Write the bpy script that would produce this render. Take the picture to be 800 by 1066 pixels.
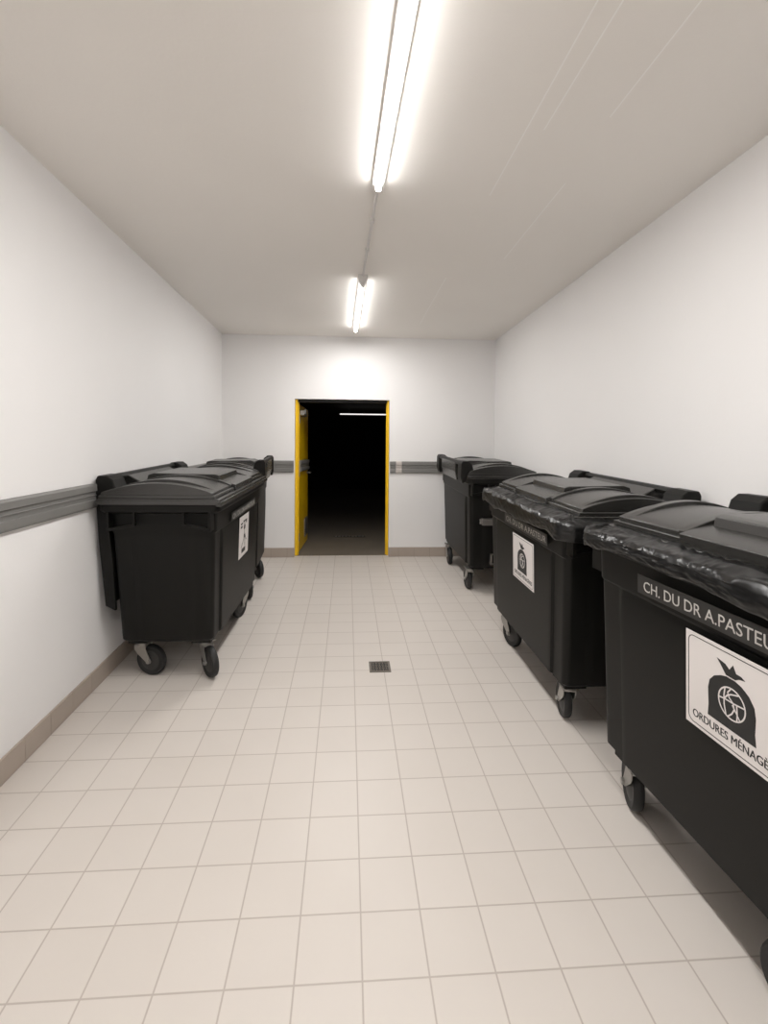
import bpy, bmesh, math, random
from mathutils import Vector, Matrix, noise
random.seed(7)
PI = math.pi
for o in list(bpy.data.objects): bpy.data.objects.remove(o)
S = bpy.context.scene
COL = S.collection

# ------------------------------------------------------------------ camera
F, YAW, PITCH, ROLL, H = 495.55, -.0647, .0211, .0079, 1.472
PX, PY = 394.01, 481.45
SL = .0506                                   # the floor falls gently towards the viewer
def fz(y): return SL * (y - 3.0)
def cam_axes():
    c, s = math.cos(YAW), math.sin(YAW); A = Matrix(((c, s, 0), (-s, c, 0), (0, 0, 1)))
    c, s = math.cos(PITCH), math.sin(PITCH); B = Matrix(((1, 0, 0), (0, c, -s), (0, s, c)))
    c, s = math.cos(ROLL), math.sin(ROLL); C = Matrix(((c, 0, s), (0, 1, 0), (-s, 0, c)))
    return C @ B @ A
M3 = cam_axes()
cd = bpy.data.cameras.new('camera'); cam = bpy.data.objects.new('camera', cd); COL.objects.link(cam)
cd.sensor_fit = 'HORIZONTAL'; cd.sensor_width = 36; cd.lens = F / 800 * 36
cd.shift_x = (400 - PX) / 800; cd.shift_y = (PY - 533) / 800
cd.clip_start = .05; cd.clip_end = 100
rt, fw, up = M3[0], M3[1], M3[2]
cam.matrix_world = Matrix(((rt[0], up[0], -fw[0], 0), (rt[1], up[1], -fw[1], 0), (rt[2], up[2], -fw[2], H), (0, 0, 0, 1)))
S.camera = cam

# ------------------------------------------------------------------ world, exposure
w = bpy.data.worlds.new('world'); S.world = w; w.use_nodes = True
w.node_tree.nodes['Background'].inputs[0].default_value = (.9, .95, 1, 1)
w.node_tree.nodes['Background'].inputs[1].default_value = 0.0
S.view_settings.view_transform = 'Standard'; S.view_settings.look = 'None'
S.view_settings.exposure = 0.0; S.view_settings.gamma = 1; S.view_settings.use_curve_mapping = False
TUBE = 388.0                                 # strength of the tubes' underside, made flat to light downward only
SIDE = .048                                   # tube sides dimmed to this fraction to hold back glare on the ceiling

# ------------------------------------------------------------------ materials
def mat(name, col, rough=.5, metal=0, emit=None, es=0, var=0, vscale=8, bump=0, bscale=200, spec=None):
    m = bpy.data.materials.new(name); m.use_nodes = True
    nt = m.node_tree; b = nt.nodes['Principled BSDF']
    b.inputs['Base Color'].default_value = (*col, 1); b.inputs['Roughness'].default_value = rough
    b.inputs['Metallic'].default_value = metal
    if spec is not None: b.inputs['Specular IOR Level'].default_value = spec
    if emit: b.inputs['Emission Color'].default_value = (*emit, 1); b.inputs['Emission Strength'].default_value = es
    tc = nt.nodes.new('ShaderNodeTexCoord')
    if var:
        n = nt.nodes.new('ShaderNodeTexNoise'); n.inputs['Scale'].default_value = vscale; n.inputs['Detail'].default_value = 5
        nt.links.new(tc.outputs['Object'], n.inputs['Vector'])
        mx = nt.nodes.new('ShaderNodeMix'); mx.data_type = 'RGBA'
        mx.inputs[6].default_value = (*[c * (1 - var) for c in col], 1); mx.inputs[7].default_value = (*[min(1, c * (1 + var)) for c in col], 1)
        nt.links.new(n.outputs['Fac'], mx.inputs[0]); nt.links.new(mx.outputs[2], b.inputs['Base Color'])
    if bump:
        n = nt.nodes.new('ShaderNodeTexNoise'); n.inputs['Scale'].default_value = bscale; n.inputs['Detail'].default_value = 3
        nt.links.new(tc.outputs['Object'], n.inputs['Vector'])
        bp = nt.nodes.new('ShaderNodeBump'); bp.inputs['Strength'].default_value = bump; bp.inputs['Distance'].default_value = .002
        nt.links.new(n.outputs['Fac'], bp.inputs['Height']); nt.links.new(bp.outputs[0], b.inputs['Normal'])
    return m
WALLC = (.86, .845, .835)
M = dict(
    wall=mat('painted_plaster', WALLC, .75, var=.025, vscale=1.2, bump=.25, bscale=60),
    ceil=mat('painted_concrete', (.90, .865, .82), .8, var=.03, vscale=1.0, bump=.2, bscale=60),
    seam=mat('formwork_seam', (.98, .96, .93), .8, var=.02),
    plinth=mat('plinth_tile', (.42, .355, .30), .5, var=.06, vscale=5),
    grout=mat('plinth_grout', (.27, .235, .20), .8, var=.02),
    guard=mat('grey_vinyl', (.20, .195, .185), .5, var=.05, vscale=10),
    guardpale=mat('pale_vinyl', (.55, .50, .47), .6, var=.03),
    plastic=mat('black_polyethylene', (.0065, .0062, .0052), .46, var=.15, vscale=6, bump=.15, bscale=350, spec=.22),
    lidp=mat('black_lid_plastic', (.020, .019, .017), .27, var=.15, vscale=6, bump=.25, bscale=350, spec=1.0),
    bag=mat('black_film', (.006, .006, .006), .28, var=.1, spec=.45),
    rubber=mat('black_rubber', (.012, .012, .012), .6, var=.1, vscale=20),
    hub=mat('dark_grey_hub', (.03, .029, .028), .5, var=.1, vscale=20),
    zinc=mat('zinc_plated_steel', (.42, .41, .39), .38, metal=.85, var=.1, vscale=30),
    steel=mat('brushed_steel', (.32, .30, .28), .4, metal=.8, var=.15, vscale=20),
    white=mat('white_vinyl', (.74, .70, .68), .45, var=.01),
    ink=mat('black_ink', (.012, .012, .012), .5, var=.02),
    tape=mat('black_tape', (.022, .021, .020), .35, var=.05),
    letter=mat('pale_lettering', (.50, .48, .45), .5, var=.03),
    yellow=mat('yellow_enamel', (.85, .53, .006), .35, var=.03, vscale=4),
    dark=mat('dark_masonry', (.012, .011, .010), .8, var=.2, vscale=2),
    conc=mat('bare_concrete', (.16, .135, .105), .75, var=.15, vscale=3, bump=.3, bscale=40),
    whitemetal=mat('white_sheet_metal', (.72, .70, .68), .45, var=.01),
    brass=mat('dull_drain_metal', (.17, .15, .125), .5, metal=.5, var=.25, vscale=60),
    pit=mat('drain_shadow_black', (.03, .027, .022), .7, var=.2, vscale=60),
    tube=mat('fluorescent_tube', (.9, .9, .9), .4, emit=(1, .985, .97), es=TUBE),
    tubefar=mat('dimmed_far_tube', (.9, .9, .9), .4, emit=(1, .985, .97), es=TUBE * .74),  # far lamp turned down so the wall above the doorway does not blow out
    tubeside=mat('dimmed_tube_side', (.9, .9, .9), .4, emit=(1, .985, .97), es=TUBE * SIDE),  # weaker side glow, split from the underside to curb ceiling spill
    tube2=mat('dim_fluorescent_tube', (.9, .9, .9), .4, emit=(1, .97, .95), es=1.1),
)
# tiled floor: pattern follows the real tile grid (0.2 m, offset measured)
def floor_mat():
    m = bpy.data.materials.new('beige_ceramic_tile'); m.use_nodes = True; nt = m.node_tree; L = nt.links
    b = nt.nodes['Principled BSDF']; b.inputs['Roughness'].default_value = .42; b.inputs['Specular IOR Level'].default_value = .35
    tc = nt.nodes.new('ShaderNodeTexCoord'); mp = nt.nodes.new('ShaderNodeMapping')
    T = .2; mp.inputs['Location'].default_value = (-.054 / T, -(1.366 + .2 * 0) / T, 0); mp.inputs['Scale'].default_value = (1 / T, 1 / T, 1)
    L.new(tc.outputs['Object'], mp.inputs['Vector'])
    sp = nt.nodes.new('ShaderNodeSeparateXYZ'); L.new(mp.outputs[0], sp.inputs[0])
    def math_(op, a, b_=None, c=None):
        n = nt.nodes.new('ShaderNodeMath'); n.operation = op
        for i, v in enumerate((a, b_, c)):
            if v is None: continue
            if hasattr(v, 'is_linked'): L.new(v, n.inputs[i])
            else: n.inputs[i].default_value = v
        return n.outputs[0]
    def edge(o):                              # distance to the nearest line of the grid
        fr = math_('FRACT', o); return math_('MINIMUM', fr, math_('SUBTRACT', 1, fr))
    d = math_('MINIMUM', edge(sp.outputs[0]), edge(sp.outputs[1]))
    g = nt.nodes.new('ShaderNodeMapRange'); g.inputs[1].default_value = .009; g.inputs[2].default_value = .017
    g.inputs[3].default_value = 1; g.inputs[4].default_value = 0; g.clamp = True; L.new(d, g.inputs[0])
    fl = nt.nodes.new('ShaderNodeVectorMath'); fl.operation = 'FLOOR'; L.new(mp.outputs[0], fl.inputs[0])
    wn = nt.nodes.new('ShaderNodeTexWhiteNoise'); L.new(fl.outputs[0], wn.inputs['Vector'])
    n = nt.nodes.new('ShaderNodeTexNoise'); n.inputs['Scale'].default_value = 3.5; n.inputs['Detail'].default_value = 6; L.new(tc.outputs['Object'], n.inputs['Vector'])
    mixf = math_('ADD', math_('MULTIPLY', wn.outputs['Value'], .35), math_('MULTIPLY', n.outputs['Fac'], .65))
    tile = nt.nodes.new('ShaderNodeMix'); tile.data_type = 'RGBA'
    tile.inputs[6].default_value = (.63, .578, .528, 1); tile.inputs[7].default_value = (.675, .625, .577, 1); L.new(mixf, tile.inputs[0])
    mx = nt.nodes.new('ShaderNodeMix'); mx.data_type = 'RGBA'; L.new(g.outputs[0], mx.inputs[0])
    L.new(tile.outputs[2], mx.inputs[6]); mx.inputs[7].default_value = (.47, .415, .37, 1)
    L.new(mx.outputs[2], b.inputs['Base Color'])
    bp = nt.nodes.new('ShaderNodeBump'); bp.inputs['Strength'].default_value = .3; bp.inputs['Distance'].default_value = .001; bp.invert = True
    L.new(g.outputs[0], bp.inputs['Height']); L.new(bp.outputs[0], b.inputs['Normal'])
    return m
M['floor'] = floor_mat()

# ------------------------------------------------------------------ helpers
def finish(name, bm, mats, parent=None, smooth=None, kind=None, bevel=0):
    bmesh.ops.recalc_face_normals(bm, faces=bm.faces)
    me = bpy.data.meshes.new(name); bm.to_mesh(me); bm.free()
    return link(name, me, mats, parent, smooth, kind, bevel)
def link(name, me, mats, parent=None, smooth=None, kind=None, bevel=0):
    if not isinstance(mats, (list, tuple)): mats = [mats]
    if not me.materials:
        for m in mats: me.materials.append(M[m])
        if smooth:
            for p in me.polygons: p.use_smooth = True
            me.set_sharp_from_angle(angle=math.radians(smooth))
    o = bpy.data.objects.new(name, me); COL.objects.link(o)
    if parent: o.parent = parent
    if kind: o['kind'] = kind
    if bevel:
        b = o.modifiers.new('bevel', 'BEVEL'); b.width = bevel; b.segments = 2; b.limit_method = 'ANGLE'; b.angle_limit = math.radians(40)
    return o
def box(bm, x0, x1, y0, y1, z0, z1, mi=0, mx=None):
    vs = [bm.verts.new((x, y, z)) for x in (x0, x1) for y in (y0, y1) for z in (z0, z1)]
    if mx is not None:
        for v in vs: v.co = mx @ v.co
    for f in ((0, 1, 3, 2), (4, 6, 7, 5), (0, 4, 5, 1), (2, 3, 7, 6), (0, 2, 6, 4), (1, 5, 7, 3)):
        fc = bm.faces.new([vs[i] for i in f]); fc.material_index = mi
    return vs
def poly_prism(bm, pts, d0, d1, plane='yz', mi=0):
    """extrude a 2-D outline; plane yz extrudes along x, xz along y, xy along z"""
    def P(a, b, d): return {'yz': (d, a, b), 'xz': (a, d, b), 'xy': (a, b, d)}[plane]
    A = [bm.verts.new(P(a, b, d0)) for a, b in pts]; B = [bm.verts.new(P(a, b, d1)) for a, b in pts]
    fs = [bm.faces.new(A), bm.faces.new(B[::-1])]
    for i in range(len(pts)):
        j = (i + 1) % len(pts); fs.append(bm.faces.new((A[i], B[i], B[j], A[j])))
    for f in fs: f.material_index = mi
def cyl(bm, p0, p1, r0, r1=None, n=20, mi=0, caps=True):
    r1 = r0 if r1 is None else r1
    p0, p1 = Vector(p0), Vector(p1); d = (p1 - p0).normalized()
    a = d.orthogonal().normalized(); b = d.cross(a)
    A = []; B = []
    for i in range(n):
        t = 2 * PI * i / n; e = a * math.cos(t) + b * math.sin(t)
        A.append(bm.verts.new(p0 + e * r0)); B.append(bm.verts.new(p1 + e * r1))
    fs = [bm.faces.new((A[i], A[(i + 1) % n], B[(i + 1) % n], B[i])) for i in range(n)]
    if caps: fs += [bm.faces.new(A[::-1]), bm.faces.new(B)]
    for f in fs: f.material_index = mi
def lathe_y(bm, prof, c, n=32, mi=None):
    """profile (r, y) turned about the y axis through c"""
    rings = []
    for r, y in prof:
        rings.append([bm.verts.new((c[0] + r * math.cos(2 * PI * i / n), c[1] + y, c[2] + r * math.sin(2 * PI * i / n))) for i in range(n)])
    for k in range(len(rings) - 1):
        for i in range(n):
            f = bm.faces.new((rings[k][i], rings[k][(i + 1) % n], rings[k + 1][(i + 1) % n], rings[k + 1][i]))
            if mi: f.material_index = mi[k]
    bm.faces.new(rings[0]); bm.faces.new(rings[-1][::-1])
def empty(name, label, cat, loc=(0, 0, 0), group=None):
    o = bpy.data.objects.new(name, None); COL.objects.link(o); o.location = loc; o.empty_display_size = .1
    o['label'] = label; o['category'] = cat
    if group: o['group'] = group
    return o
def tag(o, label, cat, group=None):
    o['label'] = label; o['category'] = cat
    if group: o['group'] = group
    return o
def text_mesh(s, size, depth=.0004, sx=1, align='LEFT', fn=None):
    c = bpy.data.curves.new('txt', 'FONT'); c.body = s; c.size = size; c.align_x = align; c.extrude = depth; c.resolution_u = 3
    o = bpy.data.objects.new('txt', c); COL.objects.link(o)
    dg = bpy.context.evaluated_depsgraph_get(); me = bpy.data.meshes.new_from_object(o.evaluated_get(dg))
    bpy.data.objects.remove(o); bpy.data.curves.remove(c)
    me.materials.clear()
    for v in me.vertices: v.co.x *= sx
    return me

# ------------------------------------------------------------------ room shell
XL, XR, YB, ZC, YF = -1.5507, 1.8789, 5.997, 2.914, -2.6
DX0, DX1, DZ = -.659, .527, 2.133          # doorway
WT = .16
YE = 17.0
bm = bmesh.new()
A = [(XL - .0, YF), (XR + .0, YF), (XR, YB), (DX1, YB), (DX1, YB + .06), (DX0, YB + .06), (DX0, YB), (XL, YB)]
poly_vs = [bm.verts.new((x, y, fz(y))) for x, y in A]; low = [bm.verts.new((x, y, fz(y) - .15)) for x, y in A]
bm.faces.new(poly_vs); bm.faces.new(low[::-1])
for i in range(len(A)): j = (i + 1) % len(A); bm.faces.new((poly_vs[i], low[i], low[j], poly_vs[j]))
finish('floor', bm, 'floor', kind='structure')
bm = bmesh.new(); box(bm, XL - WT, XR + WT, YF - WT, YB + WT, ZC, ZC + .15)
for x, y0, y1 in ((.785, -1.0, 2.65), (1.112, -1.5, 2.0), (1.15, 2.5, 3.5), (.80, 3.9, 5.3), (.865, -1, 2.1), (-.72, -1.2, 1.6)):
    box(bm, x - .003, x + .003, y0, y1, ZC - .0003, ZC + .001, 1)
finish('ceiling', bm, ['ceil', 'seam'], kind='structure')
bm = bmesh.new(); box(bm, XL - WT, XL, YF - WT, YB + WT, -.5, ZC); finish('wall_left', bm, 'wall', kind='structure')
bm = bmesh.new(); box(bm, XR, XR + WT, YF - WT, YB + WT, -.5, ZC); finish('wall_right', bm, 'wall', kind='structure')
bm = bmesh.new(); box(bm, XL, XR, YF - WT, YF, -.5, ZC); finish('wall_front', bm, 'wall', kind='structure')
bm = bmesh.new()
outl = [(XL, -.1), (DX0, -.1), (DX0, DZ), (DX1, DZ), (DX1, -.1), (XR, -.1), (XR, ZC), (XL, ZC)]
poly_prism(bm, outl, YB, YB + WT, 'xz'); finish('wall_back', bm, 'wall', kind='structure')

# tile plinth round the room
def plinth(name, p0, p1, nrm):
    """individual tiles 0.2 m long on a grout backing, following the floor"""
    bm = bmesh.new(); p0, p1, nrm = Vector(p0), Vector(p1), Vector(nrm)
    L = (p1 - p0).length; d = (p1 - p0) / L; hgt = .118
    def slab(a, b, t, z0, z1, mi):
        q = [p0 + d * a, p0 + d * b]
        vs = []
        for p in q:
            for o in (0, t):
                for z in (z0, z1):
                    v = p + nrm * o; vs.append(bm.verts.new((v.x, v.y, fz(v.y) + z)))
        for f in ((0, 1, 3, 2), (4, 6, 7, 5), (0, 4, 5, 1), (2, 3, 7, 6), (0, 2, 6, 4), (1, 5, 7, 3)):
            bm.faces.new([vs[i] for i in f]).material_index = mi
    slab(0, L, .008, 0, hgt - .002, 1)
    # joints line up with the floor grid
    if abs(d.y) > .5: off = ((1.366 - p0.y) * d.y) % .2
    else: off = ((.054 - p0.x) * d.x) % .2
    cuts = [0] + [off + k * .2 for k in range(int(L / .2) + 2) if .01 < off + k * .2 < L - .01] + [L]
    for a, b in zip(cuts, cuts[1:]):
        if b - a > .01: slab(a + .0018, b - .0018, .011, .003, hgt, 0)
    return finish(name, bm, ['plinth', 'grout'], kind='structure')
plinth('baseboard_left', (XL, YF, 0), (XL, YB, 0), (1, 0, 0))
plinth('baseboard_right', (XR, YF, 0), (XR, YB, 0), (-1, 0, 0))
plinth('baseboard_back', (XL, YB, 0), (DX0, YB, 0), (0, -1, 0))
plinth('baseboard_back', (DX1, YB, 0), (XR, YB, 0), (0, -1, 0))

# grey guard rail band on the walls (rises very slightly with the floor)
def gz(y): return 1.172 + .0305 * (y - 2.2)      # centre height
GP = [(-.073, 0), (-.073, .022), (-.062, .028), (-.026, .028), (-.022, .018), (-.002, .018), (.000, .024), (.004, .024), (.006, .018), (.024, .018), (.028, .028), (.062, .028), (.073, .022), (.073, 0)]
def guard(name, p0, p1, nrm, mi_split=None):
    bm = bmesh.new(); p0, p1, nrm = Vector(p0), Vector(p1), Vector(nrm)
    cuts = [0, 1] if not mi_split else [0, mi_split[0], mi_split[1], 1]
    for k in range(len(cuts) - 1):
        R = []
        for t in (cuts[k] + (.002 if k else 0), cuts[k + 1]):
            p = p0.lerp(p1, t); R.append([bm.verts.new((p.x + nrm.x * o, p.y + nrm.y * o, gz(p.y) + z)) for z, o in GP])
        n = len(GP); fs = [bm.faces.new(R[0][::-1]), bm.faces.new(R[1])]
        for i in range(n): j = (i + 1) % n; fs.append(bm.faces.new((R[0][i], R[0][j], R[1][j], R[1][i])))
        for f in fs: f.material_index = 1 if k == 1 else 0
    return finish(name, bm, ['guard', 'guardpale'], kind='structure')
guard('trim_1', (XL, YF, 0), (XL, YB, 0), (1, 0, 0))
guard('trim_2', (XL + .03, YB, 0), (DX0 - .01, YB, 0), (0, -1, 0))
g = guard('trim_3', (DX1 + .01, YB, 0), (XR, YB, 0), (0, -1, 0), (.055, .11))

# ------------------------------------------------------------------ the dark room beyond the doorway
ZF = fz(YB + .06) + .004
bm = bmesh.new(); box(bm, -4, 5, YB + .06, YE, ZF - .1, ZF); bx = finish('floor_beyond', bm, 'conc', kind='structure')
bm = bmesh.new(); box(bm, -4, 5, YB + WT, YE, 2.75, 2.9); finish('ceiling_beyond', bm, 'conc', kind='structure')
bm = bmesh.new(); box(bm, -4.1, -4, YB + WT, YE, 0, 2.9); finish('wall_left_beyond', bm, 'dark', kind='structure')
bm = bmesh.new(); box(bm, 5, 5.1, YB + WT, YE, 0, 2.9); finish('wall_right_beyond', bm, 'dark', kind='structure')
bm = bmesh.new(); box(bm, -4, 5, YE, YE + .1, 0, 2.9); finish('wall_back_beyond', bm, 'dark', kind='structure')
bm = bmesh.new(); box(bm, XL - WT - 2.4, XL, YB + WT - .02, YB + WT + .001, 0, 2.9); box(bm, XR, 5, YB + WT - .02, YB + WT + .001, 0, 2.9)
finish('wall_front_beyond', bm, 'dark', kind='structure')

# steel door frame and leaf, opened into the room beyond
bm = bmesh.new()
fy0, fy1 = YB + .045, YB + WT + .01
for x0, x1, s in ((DX0 + .002, DX0 + .034, 1), (DX1 - .024, DX1 - .002, -1)):
    box(bm, x0, x1, fy0, fy1, ZF + .001, DZ - .002)
    xs = x1 if s > 0 else x0
    box(bm, min(xs, xs + s * .012), max(xs, xs + s * .012), fy0 + .035, fy0 + .06, ZF + .001, DZ - .034)
fr = finish('door_frame', bm, 'yellow', kind='structure', bevel=.002)
bm = bmesh.new(); box(bm, DX0 + .034, DX1 - .034, fy0, fy1, DZ - .034, DZ - .002)
door = bpy.data.objects.new('door_1', None); COL.objects.link(door); door['kind'] = 'structure'
door.location = (DX0 + .036, YB + WT + .012, 0)
dl = .98; dz0, dz1 = ZF + .012, DZ - .045
finish('door_lintel', bm, 'dark', kind='structure')
door.rotation_euler = (0, 0, math.radians(88))      # leaf local +x runs away from the viewer
bm = bmesh.new(); box(bm, 0, dl, -.0, .045, dz0, dz1); finish('door_leaf', bm, 'yellow', door, bevel=.003)
bm = bmesh.new()                                    # guard band on the leaf (faces local -y = world +x)
zc = gz(6.4) - .012
poly_prism(bm, [(-a - .0, z + zc) for z, a in GP], .01, dl - .02, 'yz')
finish('guard_band', bm, 'guard', door)
bm = bmesh.new()                                    # door closer
box(bm, .08, .34, -.055, -.001, dz1 - .14, dz1 - .075); box(bm, .1, .13, -.075, -.055, dz1 - .12, dz1 - .06)
finish('door_closer', bm, 'zinc', door, bevel=.004)
bm = bmesh.new()                                    # ventilation grille near the foot
box(bm, .58, .90, -.006, 0, dz0 + .10, dz0 + .36)
for k in range(9): box(bm, .60, .88, -.014, -.006, dz0 + .118 + k * .026, dz0 + .128 + k * .026)
finish('vent_grille', bm, 'steel', door)
bm = bmesh.new(); cyl(bm, (dl - .07, -.0, 1.17 - .0), (dl - .07, -.05, 1.17), .01); cyl(bm, (dl - .07, -.05, 1.17), (dl - .2, -.05, 1.17), .009)
cyl(bm, (dl - .07, -.006, 1.17), (dl - .07, 0, 1.17), .026)
finish('door_handle', bm, 'steel', door, smooth=40)
for z in (dz0 + .2, 1.2, dz1 - .2):
    bm = bmesh.new(); cyl(bm, (-.004, -.006, z - .05), (-.004, -.006, z + .05), .008); finish('hinge', bm, 'steel', door, smooth=40)

# floor channel in the far room and drain in the near one
bm = bmesh.new(); Y0 = 6.9
box(bm, -.20, .28, 7.35, 7.45, ZF, ZF + .003, 0)
for k in range(9): box(bm, -.19 + k * .052, -.15 + k * .052, 7.36, 7.44, ZF + .003, ZF + .005, 1)
tag(finish('drain_grate', bm, ['pit', 'steel']), 'dark slot drain in the concrete floor beyond the doorway', 'drain')

dr = empty('floor_drain', 'small square metal drain set in the beige tiled floor', 'drain', (.229, 3.206, fz(3.206)))
dr.rotation_euler = (math.atan(SL), 0, 0)
bm = bmesh.new(); o_, i_ = .072, .057
for a in ((-o_, o_, -o_, -i_), (-o_, o_, i_, o_), (-o_, -i_, -i_, i_), (i_, o_, -i_, i_)): box(bm, a[0], a[1], a[2], a[3], -.002, .004)
finish('frame', bm, 'brass', dr)
bm = bmesh.new(); box(bm, -i_, i_, -i_, i_, -.002, .001, 0)
for i in range(5):
    for j in range(5):
        if (i + j) % 2 == 0:
            x, y = -.044 + i * .022, -.044 + j * .022; box(bm, x - .009, x + .009, y - .004, y + .004, .001, .0035, 1)
        else:
            x, y = -.044 + i * .022, -.044 + j * .022; box(bm, x - .004, x + .004, y - .009, y + .009, .001, .0035, 1)
finish('grate', bm, ['pit', 'brass'], dr)

# ------------------------------------------------------------------ fluorescent lamps
def lamp(label, x, y0, y1, xe=None, zt=ZC, tube='tube', rot=0, lamp_only=None, cap=False):
    L = y1 - y0
    o = empty('ceiling_lamp', label, 'lamp', (x, (y0 + y1) / 2, zt), 'fluorescent batten lamps on the ceiling')
    o.rotation_euler = (0, 0, rot)
    h = L / 2
    bm = bmesh.new(); poly_prism(bm, [(-.032, 0), (.032, 0), (.032, -.014), (.014, -.020), (-.014, -.020), (-.032, -.014)], -h, h, 'xz')
    finish('housing', bm, 'whitemetal', o)
    for s in (-1, 1):
        bm = bmesh.new()
        poly_prism(bm, [(-.017, -.012), (.017, -.012), (.013, -.051), (-.013, -.051)], s * (h - .012), s * (h - .021), 'xz')
        if cap and s < 0: poly_prism(bm, [(-.038, 0), (.038, 0), (.03, -.035), (.004, -.085), (-.004, -.085), (-.03, -.035)], -h - .06, -h + .04, 'xz')
        finish('end_cap', bm, 'whitemetal', o)
    bm = bmesh.new(); half = [(.013, -.018), (.0155, -.030), (.0145, -.042), (.0105, -.050)]
    poly_prism(bm, half + [(-a, b) for a, b in half[::-1]], -h + .02, h - .02, 'xz', 1)
    for f in bm.faces:
        if all(abs(v.co.z + .050) < 1e-5 for v in f.verts): f.material_index = 0
    finish('tube', bm, [tube, 'tubeside' if tube != 'tube2' else tube], o)
    return o
lamp('long fluorescent tube lamp nearest the viewer, running out of the top of the photo', .176, .98, 2.58, rot=.028)
lamp('far fluorescent tube lamp on the ceiling in front of the doorway', .10, 3.95, 5.55, cap=True, rot=.02, tube='tubefar')
lamp('unseen fluorescent tube lamp added behind the viewer', .20, -1.9, -.4)  # unseen, added for lighting by continuing the row of lamps
far = lamp('dim fluorescent tube glowing in the dark room beyond the doorway', .55, 13.2, 14.8, zt=2.62, tube='tube2', rot=PI / 2)
for k in range(2):
    bm = bmesh.new(); cyl(bm, (0, -.5 + k, 0), (0, -.5 + k, .13), .006); finish('suspension_rod', bm, 'whitemetal', far)
bm = bmesh.new(); cyl(bm, (.154, 2.58, ZC - .008), (.116, 3.89, ZC - .008), .009, n=12)
for t in (.3, .62): box(bm, .154 - .038 * t - .014, .154 - .038 * t + .014, 2.58 + 1.31 * t - .012, 2.58 + 1.31 * t + .012, ZC - .02, ZC)
tag(finish('cable_conduit', bm, 'whitemetal', smooth=40), 'thin white cable conduit on the ceiling linking the two tube lamps', 'conduit')

# ------------------------------------------------------------------ the wheeled waste containers
HL, HD = .71, .36                      # half length and half depth of the rim
ZB, ZR = .255, 1.155
def front_half(z):                      # half depth and half length of the body at height z
    t = min(1, max(0, (z - ZB) / (1.08 - ZB)))
    hd = .285 + .03 * t; hl = .615 + .03 * t
    if z > .965: hd += .008; hl += .004
    return hl, hd
def ring(hl, hd, r, z, bulge=0, n=6):
    pts = []
    # front edge from left to right, with the raised centre panel
    def edge(n_e, p0, p1, nrm, bl):
        for i in range(n_e + 1):
            t = i / n_e; x = p0[0] + (p1[0] - p0[0]) * t; y = p0[1] + (p1[1] - p0[1]) * t
            pts.append((x + nrm[0] * bl(t), y + nrm[1] * bl(t), z))
    def panel(t0, amt):
        def f(t):
            d = min(t, 1 - t); return amt * min(1, max(0, (d - t0) / .012))
        return f
    def corner(cx, cy, a0):
        for i in range(1, n):
            a = a0 + PI / 2 * i / n; pts.append((cx + r * math.cos(a), cy + r * math.sin(a), z))
    N = 84
    edge(N, (-hl + r, -hd), (hl - r, -hd), (0, -1), panel(.085, bulge)); corner(hl - r, -hd + r, -PI / 2)
    edge(24, (hl, -hd + r), (hl, hd - r), (1, 0), panel(.17, bulge * .55)); corner(hl - r, hd - r, 0)
    edge(N, (hl - r, hd), (-hl + r, hd), (0, 1), panel(.085, bulge)); corner(-hl + r, hd - r, PI / 2)
    edge(24, (-hl, hd - r), (-hl, -hd + r), (-1, 0), panel(.17, bulge * .55)); corner(-hl + r, -hd + r, PI)
    return pts
MESH = {}
def body_mesh():
    if 'body' in MESH: return MESH['body']
    bm = bmesh.new(); rings = []
    def add(hl, hd, r, z, b=0): rings.append([bm.verts.new(p) for p in ring(hl, hd, r, z, b)])
    add(.55, .20, .02, ZB + .004); add(.595, .265, .03, ZB)
    zs = [ZB + .02, .4, .6, .8, .93]
    for z in zs:
        hl, hd = front_half(z); k = (z - ZB) / .7
        add(hl, hd, .035, z, .014 * min(1, (z - ZB) / .02) if z < .9 else .010)
    for z in (.957,): hl, hd = front_half(z); add(hl, hd, .035, z, .002)
    for z in (.968, 1.03, 1.085): hl, hd = front_half(z); add(hl, hd, .04, z, 0)
    add(.68, .33, .05, 1.092); add(HL - .008, HD - .008, .06, 1.100); add(HL, HD, .06, 1.108)
    add(HL, HD, .06, 1.148); add(HL - .008, HD - .008, .055, ZR); add(HL - .05, HD - .05, .05, ZR)
    add(.63, .29, .04, 1.10); add(.60, .265, .04, .40); add(.58, .24, .04, .285)
    n = len(rings[0])
    for a, b in zip(rings, rings[1:]):
        for i in range(n): j = (i + 1) % n; bm.faces.new((a[i], a[j], b[j], b[i]))
    bm.faces.new(rings[0][::-1]); bm.faces.new(rings[-1])
    # short feet blocks the casters bolt to
    for x in (-.50, .50):
        for y in (-.2, .2): box(bm, x - .075, x + .075, y - .06, y + .06, ZB - .022, ZB + .02)
    box(bm, -.35, .35, -.02, .02, ZB - .012, ZB + .004)
    bmesh.ops.recalc_face_normals(bm, faces=bm.faces)
    me = bpy.data.meshes.new('body'); bm.to_mesh(me); bm.free(); MESH['body'] = me
    return me
def arch(y, amp, y0=-.34, y1=.36):
    t = (y - y0) / (y1 - y0); t = min(1, max(0, t))
    return amp * math.sin(PI * t) ** .75
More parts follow.
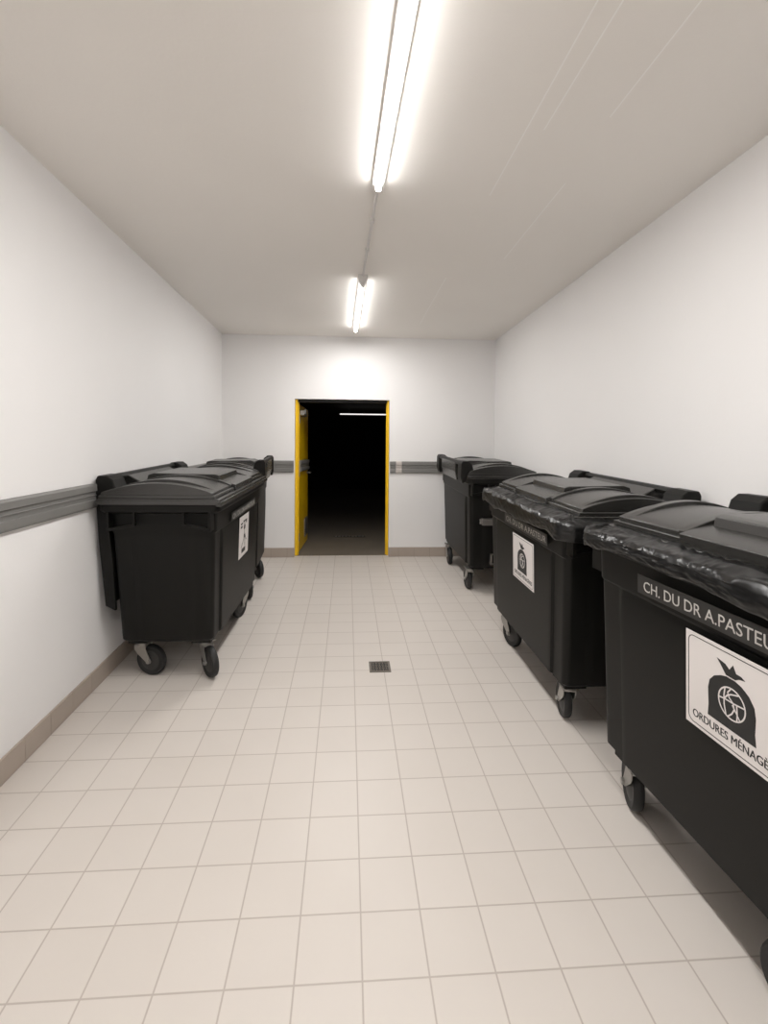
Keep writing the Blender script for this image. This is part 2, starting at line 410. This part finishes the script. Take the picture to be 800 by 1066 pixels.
def lid_mesh(bag):
    """one moulded lid: skirt, two arched outer sections, a raised centre block and stepped front"""
    key = 'lid%d' % bag
    if key in MESH: return MESH[key]
    bm = bmesh.new()
    ly0 = -(HD - .075) if bag else -(HD + .006)
    hl = HL - .055 if bag else HL + .006
    z0 = 1.163
    # base slab with stepped front
    box(bm, -hl, hl, ly0, HD, z0, z0 + .022)
    if not bag:
        box(bm, -hl, hl, ly0 - .012, ly0 + .02, z0 - .022, z0 + .006)
        for s in (-1, 1): box(bm, s * (hl) - .008, s * hl + .008, ly0, HD, z0 - .012, z0 + .012)
    box(bm, -hl + .012, hl - .012, ly0 + .03, HD - .01, z0 + .022, z0 + .042)
    # arched sections
    NY = 22
    def section(x0, x1, amp, base, ya, yb, lip=.0):
        A = []; B = []
        top = [(ya + (yb - ya) * i / NY) for i in range(NY + 1)]
        pr = [(y, base + arch(y, amp, ya - .03, yb + .03)) for y in top]
        outl = [(ya, z0 + .01)] + pr + [(yb, z0 + .01)]
        poly_prism(bm, outl, x0, x1, 'yz')
    section(-hl + .02, -.26, .075, z0 + .040, ly0 + .05, HD - .02)
    section(.26, hl - .02, .075, z0 + .040, ly0 + .05, HD - .02)
    section(-.60, -.56, .085, z0 + .044, ly0 + .07, HD - .05)
    section(.56, .60, .085, z0 + .044, ly0 + .07, HD - .05)
    section(-.29, -.255, .083, z0 + .044, ly0 + .045, HD - .03)
    section(.255, .29, .083, z0 + .044, ly0 + .045, HD - .03)
    section(-.255, .255, .060, z0 + .045, ly0 + .02, HD - .02)
    poly_prism(bm, [(ly0 + .12, z0 + .04), (ly0 + .14, z0 + .118), (ly0 + .17, z0 + .126), (HD - .14, z0 + .132), (HD - .10, z0 + .12), (HD - .08, z0 + .04)], -.235, .235, 'yz')
    bmesh.ops.recalc_face_normals(bm, faces=bm.faces)
    me = bpy.data.meshes.new('lid'); bm.to_mesh(me); bm.free(); MESH[key] = me
    return me
def caster(parent, x, y, ang, brake, z=0):
    """plate and fork with a rubber wheel; the fork trails"""
    if 'fork' not in MESH:
        bm = bmesh.new(); R = .1
        box(bm, -.055, .055, -.045, .045, .224, .232)
        cyl(bm, (0, 0, .205), (0, 0, .224), .036, n=24); cyl(bm, (0, 0, .198), (0, 0, .206), .042, n=24)
        for s in (-1, 1):
            poly_prism(bm, [(-.036, .200), (.048, .200), (.046, .178), (.083, .100), (.078, .087), (.066, .083), (.054, .087), (-.02, .150), (-.036, .175)], s * .030, s * .034, 'xz')
        box(bm, -.036, .048, -.034, .034, .194, .2)
        cyl(bm, (.066, -.042, R), (.066, .042, R), .008, n=12); cyl(bm, (.066, -.045, R), (.066, -.034, R), .014, n=6); cyl(bm, (.066, .034, R), (.066, .045, R), .014, n=6)
        bmesh.ops.recalc_face_normals(bm, faces=bm.faces)
        me = bpy.data.meshes.new('caster_fork'); bm.to_mesh(me); bm.free(); MESH['fork'] = me
        bm = bmesh.new()
        pr = [(.012, -.024), (.03, -.024), (.062, -.016), (.066, -.018), (.092, -.021), (.097, -.017), (.1, -.008), (.1, .008), (.097, .017), (.092, .021), (.066, .018), (.062, .016), (.03, .024), (.012, .024)]
        mi = [1, 1, 1, 0, 0, 0, 0, 0, 0, 0, 1, 1, 1]
        lathe_y(bm, pr, (.066, 0, R), 36, mi)
        bmesh.ops.recalc_face_normals(bm, faces=bm.faces)
        me = bpy.data.meshes.new('wheel'); bm.to_mesh(me); bm.free(); MESH['wheel'] = me
        bm = bmesh.new()
        poly_prism(bm, [(.05, .17), (.05, .19), (.13, .178), (.175, .15), (.17, .14), (.12, .165)], -.018, .018, 'xz')
        bmesh.ops.recalc_face_normals(bm, faces=bm.faces)
        me = bpy.data.meshes.new('brake'); bm.to_mesh(me); bm.free(); MESH['brake'] = me
    f = link('caster', MESH['fork'], 'zinc', parent, smooth=40); f.location = (x, y, z); f.rotation_euler = (0, 0, math.radians(ang))
    link('wheel', MESH['wheel'], ['rubber', 'hub'], f, smooth=35)
    if brake: link('brake_pedal', MESH['brake'], 'rubber', f)
def frame_on_front(x, z):
    """local matrix lying on the front face: X right, Y up the face, Z out"""
    hl, hd = front_half(z); sl = .035 / .825
    y = -hd - .0145
    u = Vector((1, 0, 0)); v = Vector((0, -sl, 1)).normalized(); n = u.cross(v)
    return Matrix(((u.x, v.x, n.x, x), (u.y, v.y, n.y, y), (u.z, v.z, n.z, z), (0, 0, 0, 1)))
def place_text(name, s, size, x, y, z, mx, m, parent, width=None, bend=None):
    me = text_mesh(s, size)
    xs = [v.co.x for v in me.vertices]; x0, x1 = min(xs), max(xs)
    k = width / (x1 - x0) if width else 1
    for v in me.vertices:
        v.co = mx @ Vector((x + (v.co.x - x0) * k, y + v.co.y, z + v.co.z))
    return link(name, me, m, parent)
def text_span(s, size):
    me = text_mesh(s, size); xs = [v.co.x for v in me.vertices]; bpy.data.meshes.remove(me); return min(xs), max(xs)
def flat_poly(bm, pts, z0, z1, mx, mi=0):
    A = [bm.verts.new(mx @ Vector((a, b, z0))) for a, b in pts]; B = [bm.verts.new(mx @ Vector((a, b, z1))) for a, b in pts]
    fs = [bm.faces.new(A[::-1]), bm.faces.new(B)]
    for i in range(len(pts)): j = (i + 1) % len(pts); fs.append(bm.faces.new((A[i], A[j], B[j], B[i])))
    for f in fs: f.material_index = mi
def stroke(bm, pts, wd, z0, z1, mx, closed=False):
    n = len(pts); V = [Vector(p) for p in pts]; Lp = []; Rp = []
    for i in range(n):
        if closed: d = (V[(i + 1) % n] - V[i - 1])
        else: d = V[min(n - 1, i + 1)] - V[max(0, i - 1)]
        d.normalize(); nn = Vector((-d.y, d.x)) * wd / 2
        Lp.append(V[i] + nn); Rp.append(V[i] - nn)
    m = n if closed else n - 1
    for i in range(m):
        j = (i + 1) % n; flat_poly(bm, [tuple(Lp[i]), tuple(Lp[j]), tuple(Rp[j]), tuple(Rp[i])][::-1], z0, z1, mx)
def sign_household(parent, x, z):
    """white ORDURES MENAGERES sign: rounded border, tied sack with round emblem"""
    W_, H_ = .355, .292
    mx = frame_on_front(x, z)
    bm = bmesh.new(); flat_poly(bm, [(0, 0), (W_, 0), (W_, H_), (0, H_)], 0, .0022, mx)
    sg = finish('sign_plate', bm, 'white', parent); sg['label'] = 'white sign with black sack pictogram'
    bm = bmesh.new(); r = .02; m_ = .011; pts = []
    for cx, cy, a0 in ((W_ - m_ - r, m_ + r, -90), (W_ - m_ - r, H_ - m_ - r, 0), (m_ + r, H_ - m_ - r, 90), (m_ + r, m_ + r, 180)):
        for i in range(7): a = math.radians(a0 + 15 * i); pts.append((cx + r * math.cos(a), cy + r * math.sin(a)))
    stroke(bm, pts, .0022, .0022, .0028, mx, True); finish('sign_border', bm, 'ink', sg)
    c = W_ / 2 - .012
    bm = bmesh.new()
    sack = [(-.068, 0), (-.0655, .03), (-.067, .075), (-.062, .098), (-.048, .115), (-.028, .126), (-.012, .131), (.012, .131), (.03, .126), (.05, .113), (.064, .093), (.068, .068), (.066, .03), (.069, 0)]
    flat_poly(bm, [(c + a * 1.17, .066 + b * 1.12) for a, b in sack], .0022, .0028, mx)
    bow = [(-.010, .138), (.011, .138), (.030, .153), (.028, .160), (.016, .163), (.008, .176), (.003, .163), (-.002, .158), (-.012, .174), (-.030, .176), (-.026, .168)]
    bow = [(-.012, .137), (.012, .137), (.022, .146), (.036, .150), (.026, .158), (.014, .158), (.006, .180), (-.003, .160), (-.014, .172), (-.036, .178), (-.026, .162)]
    flat_poly(bm, [(c + a * 1.3, .096 + b * .88) for a, b in bow], .0022, .0028, mx)
    pic = finish('sack_pictogram', bm, 'ink', sg)
    bm = bmesh.new(); cx, cy, R = c + .004, .072 + .070, .044
    stroke(bm, [(cx + R * math.cos(t * PI / 18), cy + R * math.sin(t * PI / 18)) for t in range(36)], .0042, .0028, .0032, mx, True)
    def st(p, wd=.0040): stroke(bm, [(cx + a * R, cy + b * R) for a, b in p], wd, .0028, .0032, mx)
    st([(-.50, .86), (-.58, .30), (-.56, -.3), (-.42, -.9)])                       # lines of the round emblem
    st([(-.98, .02), (-.5, .10), (.2, .12), (.92, .20)])
    st([(-.05, .98), (-.30, .62), (-.18, .34), (.12, .12), (.20, -.25), (.02, -.62), (-.30, -.95)])
    st([(-.56, .10), (-.3, .45), (-.02, .62), (.5, .80)])
    st([(.38, .12), (.42, -.4), (.40, -.90)]); st([(.05, -.02), (.4, -.45), (.62, -.76)])
    finish('round_emblem', bm, 'white', pic)
    place_text('sign_lettering', 'ORDURES M\u00c9NAG\u00c8RES', .034, .028, .030, .0022, mx, 'ink', sg, W_ - .056)
    place_text('sign_lettering', 'ORDURES M\u00c9NAG\u00c8RES', .034, .0292, .030, .0022, mx, 'ink', sg, W_ - .056)
def sign_sorting(parent, x, z):
    """narrow portrait sticker with bars, an upright figure and a black block"""
    W_, H_ = .285, .315
    mx = frame_on_front(x, z)
    bm = bmesh.new(); flat_poly(bm, [(0, 0), (W_, 0), (W_, H_), (0, H_)], 0, .0022, mx)
    sg = finish('sign_plate', bm, 'white', parent); sg['label'] = 'white portrait sticker with black figure marks'
    bm = bmesh.new()
    def R_(a, b, c_, d): flat_poly(bm, [(a, c_), (b, c_), (b, d), (a, d)], .0022, .0028, mx)
    R_(.035, .10, .252, .264); R_(.035, .085, .225, .236); R_(.035, .095, .236, .242)
    R_(.110, .225, .262, .274); R_(.145, .158, .20, .264); R_(.195, .222, .245, .264)
    flat_poly(bm, [(.132, .205), (.172, .205), (.180, .222), (.166, .24), (.138, .24), (.126, .222)][::1], .0022, .0028, mx)
    stroke(bm, [(.152, .20), (.150, .15), (.120, .115), (.085, .09), (.06, .075)], .007, .0022, .0028, mx)
    stroke(bm, [(.150, .15), (.170, .115), (.172, .07)], .009, .0022, .0028, mx)
    stroke(bm, [(.135, .16), (.175, .155), (.20, .12), (.215, .11)], .009, .0022, .0028, mx)
    R_(.135, .178, .135, .165)
    R_(.078, .19, .030, .062)
    finish('sign_marks', bm, 'ink', sg)
def lettering(parent, x, z, width):
    mx = frame_on_front(x, z)
    bm = bmesh.new(); flat_poly(bm, [(-.03, -.014), (width + .02, -.014), (width + .02, .052), (-.03, .052)], 0, .0012, mx)
    tp = finish('name_strip', bm, 'tape', parent)
    tot = text_span('CH. DU DR A.PASTEUR', .052)[1]; k = width / tot
    for pre, wd in (('', 'CH.'), ('CH. ', 'DU'), ('CH. DU ', 'DR'), ('CH. DU DR ', 'A.PASTEUR')):
        x1 = text_span(pre + wd, .052)[1]; x0 = x1 - (text_span(wd, .052)[1] - text_span(wd, .052)[0])
        place_text('name_word', wd, .052, x0 * k, 0, .0012, mx, 'letter', tp, (x1 - x0) * k)

def bin_(label, loc, rot, sign=None, bagged=0, flap=True, casters=None, drawbar=False, sx=1, sy=1, sc=1, up=0, sxp=-.105, tx=-.22, tw=.66, tilt=1.0):
    o = empty('waste_container', label, 'waste bin', (loc[0], loc[1], fz(loc[1])), 'wheeled waste containers along the walls')
    o.scale = (sc, sc, sc)
    o.rotation_euler = (Matrix.Rotation(math.atan(SL) * tilt, 3, 'X') @ Matrix.Rotation(math.radians(rot), 3, 'Z')).to_euler()
    link('body', body_mesh(), 'plastic', o, smooth=28)
    link('lid', lid_mesh(bagged), 'lidp', o, smooth=28, bevel=.003)
    # lifting loops under the rim ends
    for s in (-1, 1):
        for yc in (-.225, .225):
            bm = bmesh.new(); sgn = 1 if yc < 0 else -1
            xa, xb = (HL - .035, HL - .004) if s > 0 else (-HL + .004, -HL + .035)
            yo, yi = yc - sgn * .085, yc + sgn * .085      # outer is towards the corner
            def P(a, b): return (a, b)
            q = lambda y0, z0, y1, z1: poly_prism(bm, [(y0, z0), (y1, z0), (y1, z1), (y0, z1)], xa, xb, 'yz')
            q(min(yo, yo + sgn * .016), .985, max(yo, yo + sgn * .016), 1.105)
            q(min(yi, yi - sgn * .014), 1.02, max(yi, yi - sgn * .014), 1.105)
            poly_prism(bm, [(yo, .985), (yi, 1.018), (yi, 1.034), (yo, 1.003)], xa, xb, 'yz')
            xw = (HL - .11, HL - .03) if s > 0 else (-HL + .03, -HL + .11)
            poly_prism(bm, [(yo, .985), (yo + sgn * .012, .985), (yo + sgn * .012, 1.1), (yo, 1.1)], xw[0], xw[1], 'yz')
            finish('lifting_loop', bm, 'plastic', o, bevel=.002)
    # hinge lugs and push rail along the back
    bm = bmesh.new()
    poly_prism(bm, [(HD - .10, 1.17), (HD + .02, 1.10), (HD + .040, 1.19), (HD + .040, 1.285), (HD + .028, 1.30), (HD - .02, 1.292), (HD - .16, 1.215)], -.345, .345, 'yz')
    finish('hinge', bm, 'lidp', o, bevel=.006)
    for s_ in (-1, 1):
        x0, x1 = sorted((s_ * .485, s_ * .635))
        bm = bmesh.new()
        poly_prism(bm, [(HD - .10, 1.165), (HD + .03, 1.10), (HD + .045, 1.15), (HD + .043, 1.29), (HD + .03, 1.315), (HD - .025, 1.315), (HD - .06, 1.29)], x0, x1, 'yz')
        finish('handle_bracket', bm, 'plastic', o, bevel=.008)
    bm = bmesh.new(); poly_prism(bm, [(HD - .008, 1.272), (HD + .036, 1.272), (HD + .040, 1.285), (HD + .03, 1.308), (HD - .002, 1.308), (HD - .012, 1.29)], -.60, .60, 'yz')
    finish('push_rail', bm, 'plastic', o)
    if flap:
        bm = bmesh.new()
        for sx in (-1, 1):
            poly_prism(bm, [(HD - .01, 1.22), (HD + .045, 1.22), (HD + .035, .9), (HD + .005, .50), (HD - .055, .47), (HD - .045, .8)], sx * .62 - .012, sx * .62 + .012, 'yz')
        poly_prism(bm, [(HD + .02, 1.20), (HD + .035, 1.20), (HD - .005, .50), (HD - .020, .50)], -.615, .615, 'yz')
        finish('rear_panel', bm, 'plastic', o, bevel=.003)
    if sx != 1 or sy != 1:                   # a shorter container of the same make
        for ch in COL.objects:
            if ch.parent == o: ch.scale = (sx, sy, 1)
    for k, (cx_, cy_) in enumerate(((-.50, -.205), (.50, -.205), (-.50, .205), (.50, .205))):
        c = (casters or {}).get(k, {})
        zoff = 0
        if tilt != 1:                        # casters reach down to the floor under a levelled container
            zoff = -(1 - tilt) * SL * c.get('x', cx_) / sc * sc
        caster(o, c.get('x', cx_ * sx), c.get('y', cy_ * sy), c.get('a', random.uniform(0, 360)), c.get('b', False), zoff)
    if drawbar:                              # steel hitch pieces on one end
        bm = bmesh.new(); s = drawbar
        box(bm, s * .61 - .0, s * .61 + s * .09, -.07, .20, .70, .76) if s > 0 else box(bm, s * .61 - .09, s * .61, -.07, .20, .70, .76)
        for yy in (-.075, .205):
            cyl(bm, (s * .66, yy - .012, .718), (s * .66, yy + .012, .718), .014); cyl(bm, (s * .66, yy - .012, .745), (s * .66, yy + .012, .745), .014)
        finish('tow_bar', bm, 'steel', o, bevel=.004)
        bm = bmesh.new()
        xa, xb = sorted((s * .56, s * .66))
        box(bm, xa, xb, -.10, .10, .30, .31); box(bm, xa, xb, -.10, .10, .40, .41)
        box(bm, xa, xb - .02, -.10, -.085, .30, .41); box(bm, xa, xb - .02, .085, .10, .30, .41)
        cyl(bm, (s * .64, 0, .27), (s * .64, 0, .44), .012)
        finish('tow_hitch', bm, 'steel', o, bevel=.003)
    if sign == 'household':
        lettering(o, tx, .998 + up, tw); sign_household(o, sxp, .65 + up)
    elif sign == 'sorting':
        lettering(o, -.30, .985, .68); sign_sorting(o, -.075, .635)
    return o
def liner(label, binobj, hang, seed, ys=1):
    """crumpled black film folded over the rim"""
    rnd = random.Random(seed); bm = bmesh.new(); n = 640
    # perimeter with rounded corners
    per = []
    hl, hd, r = HL + .004, HD + .004, .07
    segs = []
    base = ring(hl, hd, r, 0, 0)
    # resample evenly
    P = [Vector(p) for p in base]; P.append(P[0]); acc = [0]
    for a, b in zip(P, P[1:]): acc.append(acc[-1] + (b - a).length)
    def at(s):
        s %= acc[-1]
        for i in range(len(acc) - 1):
            if acc[i + 1] >= s:
                t = (s - acc[i]) / max(1e-9, acc[i + 1] - acc[i]); return P[i].lerp(P[i + 1], t)
        return P[0]
    rings = []
    for i in range(n):
        s = acc[-1] * i / n; p = at(s); q = at(s + .002); d = (q - p).normalized(); nr = Vector((d.y, -d.x, 0))
        def nz(k, a): return noise.noise(Vector((s * k, seed * 3.7, a)))
        hg = hang * (1 + .45 * nz(2.2, 0) + .2 * nz(9, 1))
        back = p.y > HD - .06
        if back: hg = .03
        prof = [(-.085, ZR + .022), (-.06, ZR + .016), (-.035, ZR + .011), (-.012, ZR + .007), (.002, ZR + .003), (.007, ZR - .004)]
        m = 12
        for k in range(1, m + 1): t = k / m; prof.append((.008 + .004 * math.sin(t * 3), ZR - hg * t))
        row = []
        for k, (o_, z) in enumerate(prof):
            def rid(u, v, sd): return 1 - min(1, abs(noise.noise(Vector((u, v, seed + sd)))) * 3.2)      # sharp creases
            cr = rid(s * 7 + k * .30, k * .08, 0) * .55 + rid(s * 19 - k * .40, k * .16, 4) * .45
            if k > 6: cr *= .75
            o2 = o_ + (cr * .007 if k > 4 else 0) + .003
            zz = z + (cr * .015 if k <= 4 else 0) + noise.noise(Vector((s * 11, k * .3, seed + 9))) * (.003 if k < 5 else .006)
            if back: o2 = o_ * .5; zz = min(z, ZR + .004)
            v = p + nr * o2; row.append(bm.verts.new((v.x, v.y, zz)))
        rings.append(row)
    for i in range(n):
        a, b = rings[i], rings[(i + 1) % n]
        for k in range(len(a) - 1): bm.faces.new((a[k], b[k], b[k + 1], a[k + 1]))
    ob = finish('bin_liner', bm, 'bag', smooth=60)
    so = ob.modifiers.new('solid', 'SOLIDIFY'); so.thickness = .0008
    ob.location = binobj.location; ob.rotation_euler = binobj.rotation_euler; ob.scale = (binobj.scale.x, binobj.scale.y * ys, binobj.scale.z)
    return tag(ob, label, 'bin liner', 'black liners folded over container rims')

# casters: index 0 left front, 1 right front, 2 left back, 3 right back (as seen from the front)
bL1 = bin_('black wheeled container by the left wall with a white portrait sticker on its front', (-1.115, 3.69), 88.5, 'sorting',
           casters={0: dict(a=-140), 1: dict(a=165, b=True), 2: dict(a=-103), 3: dict(a=60)})
bL2 = bin_('black wheeled container half hidden behind the left container, in the far left corner', (-1.16, 4.93), -87, None, flap=False, sx=.62, sy=.93,
           casters={2: dict(a=30), 3: dict(a=20), 0: dict(a=100), 1: dict(a=100)})
bR1 = bin_('black wheeled container without sign in the far right corner by the back wall', (1.50, 5.22), 90, None, flap=False, drawbar=-1,
           casters={2: dict(a=0, y=.26), 3: dict(a=178, y=.26), 0: dict(a=100), 1: dict(a=100)})
bR2 = bin_('middle black wheeled container of the right row, with liner over its rim and white sign', (1.435, 3.05), -90, 'household', 1,
           casters={0: dict(a=15, b=True), 1: dict(a=170), 2: dict(a=40), 3: dict(a=10)})
bR3 = bin_('black wheeled container nearest the viewer at right, with large household waste sign', (1.449, 1.385), -87.5, 'household', 1, sc=1.04, sy=.95, up=.010, sxp=-.115, tx=-.31, tw=.53, tilt=.45,
           casters={0: dict(a=160, b=True), 1: dict(a=185, x=.24), 2: dict(a=40), 3: dict(a=10)})
liner('shiny black bag film crumpled over the rim of the middle right container', bR2, .085, 3)
liner('shiny black bag film over the rim of the container nearest the viewer', bR3, .060, 8, .95)
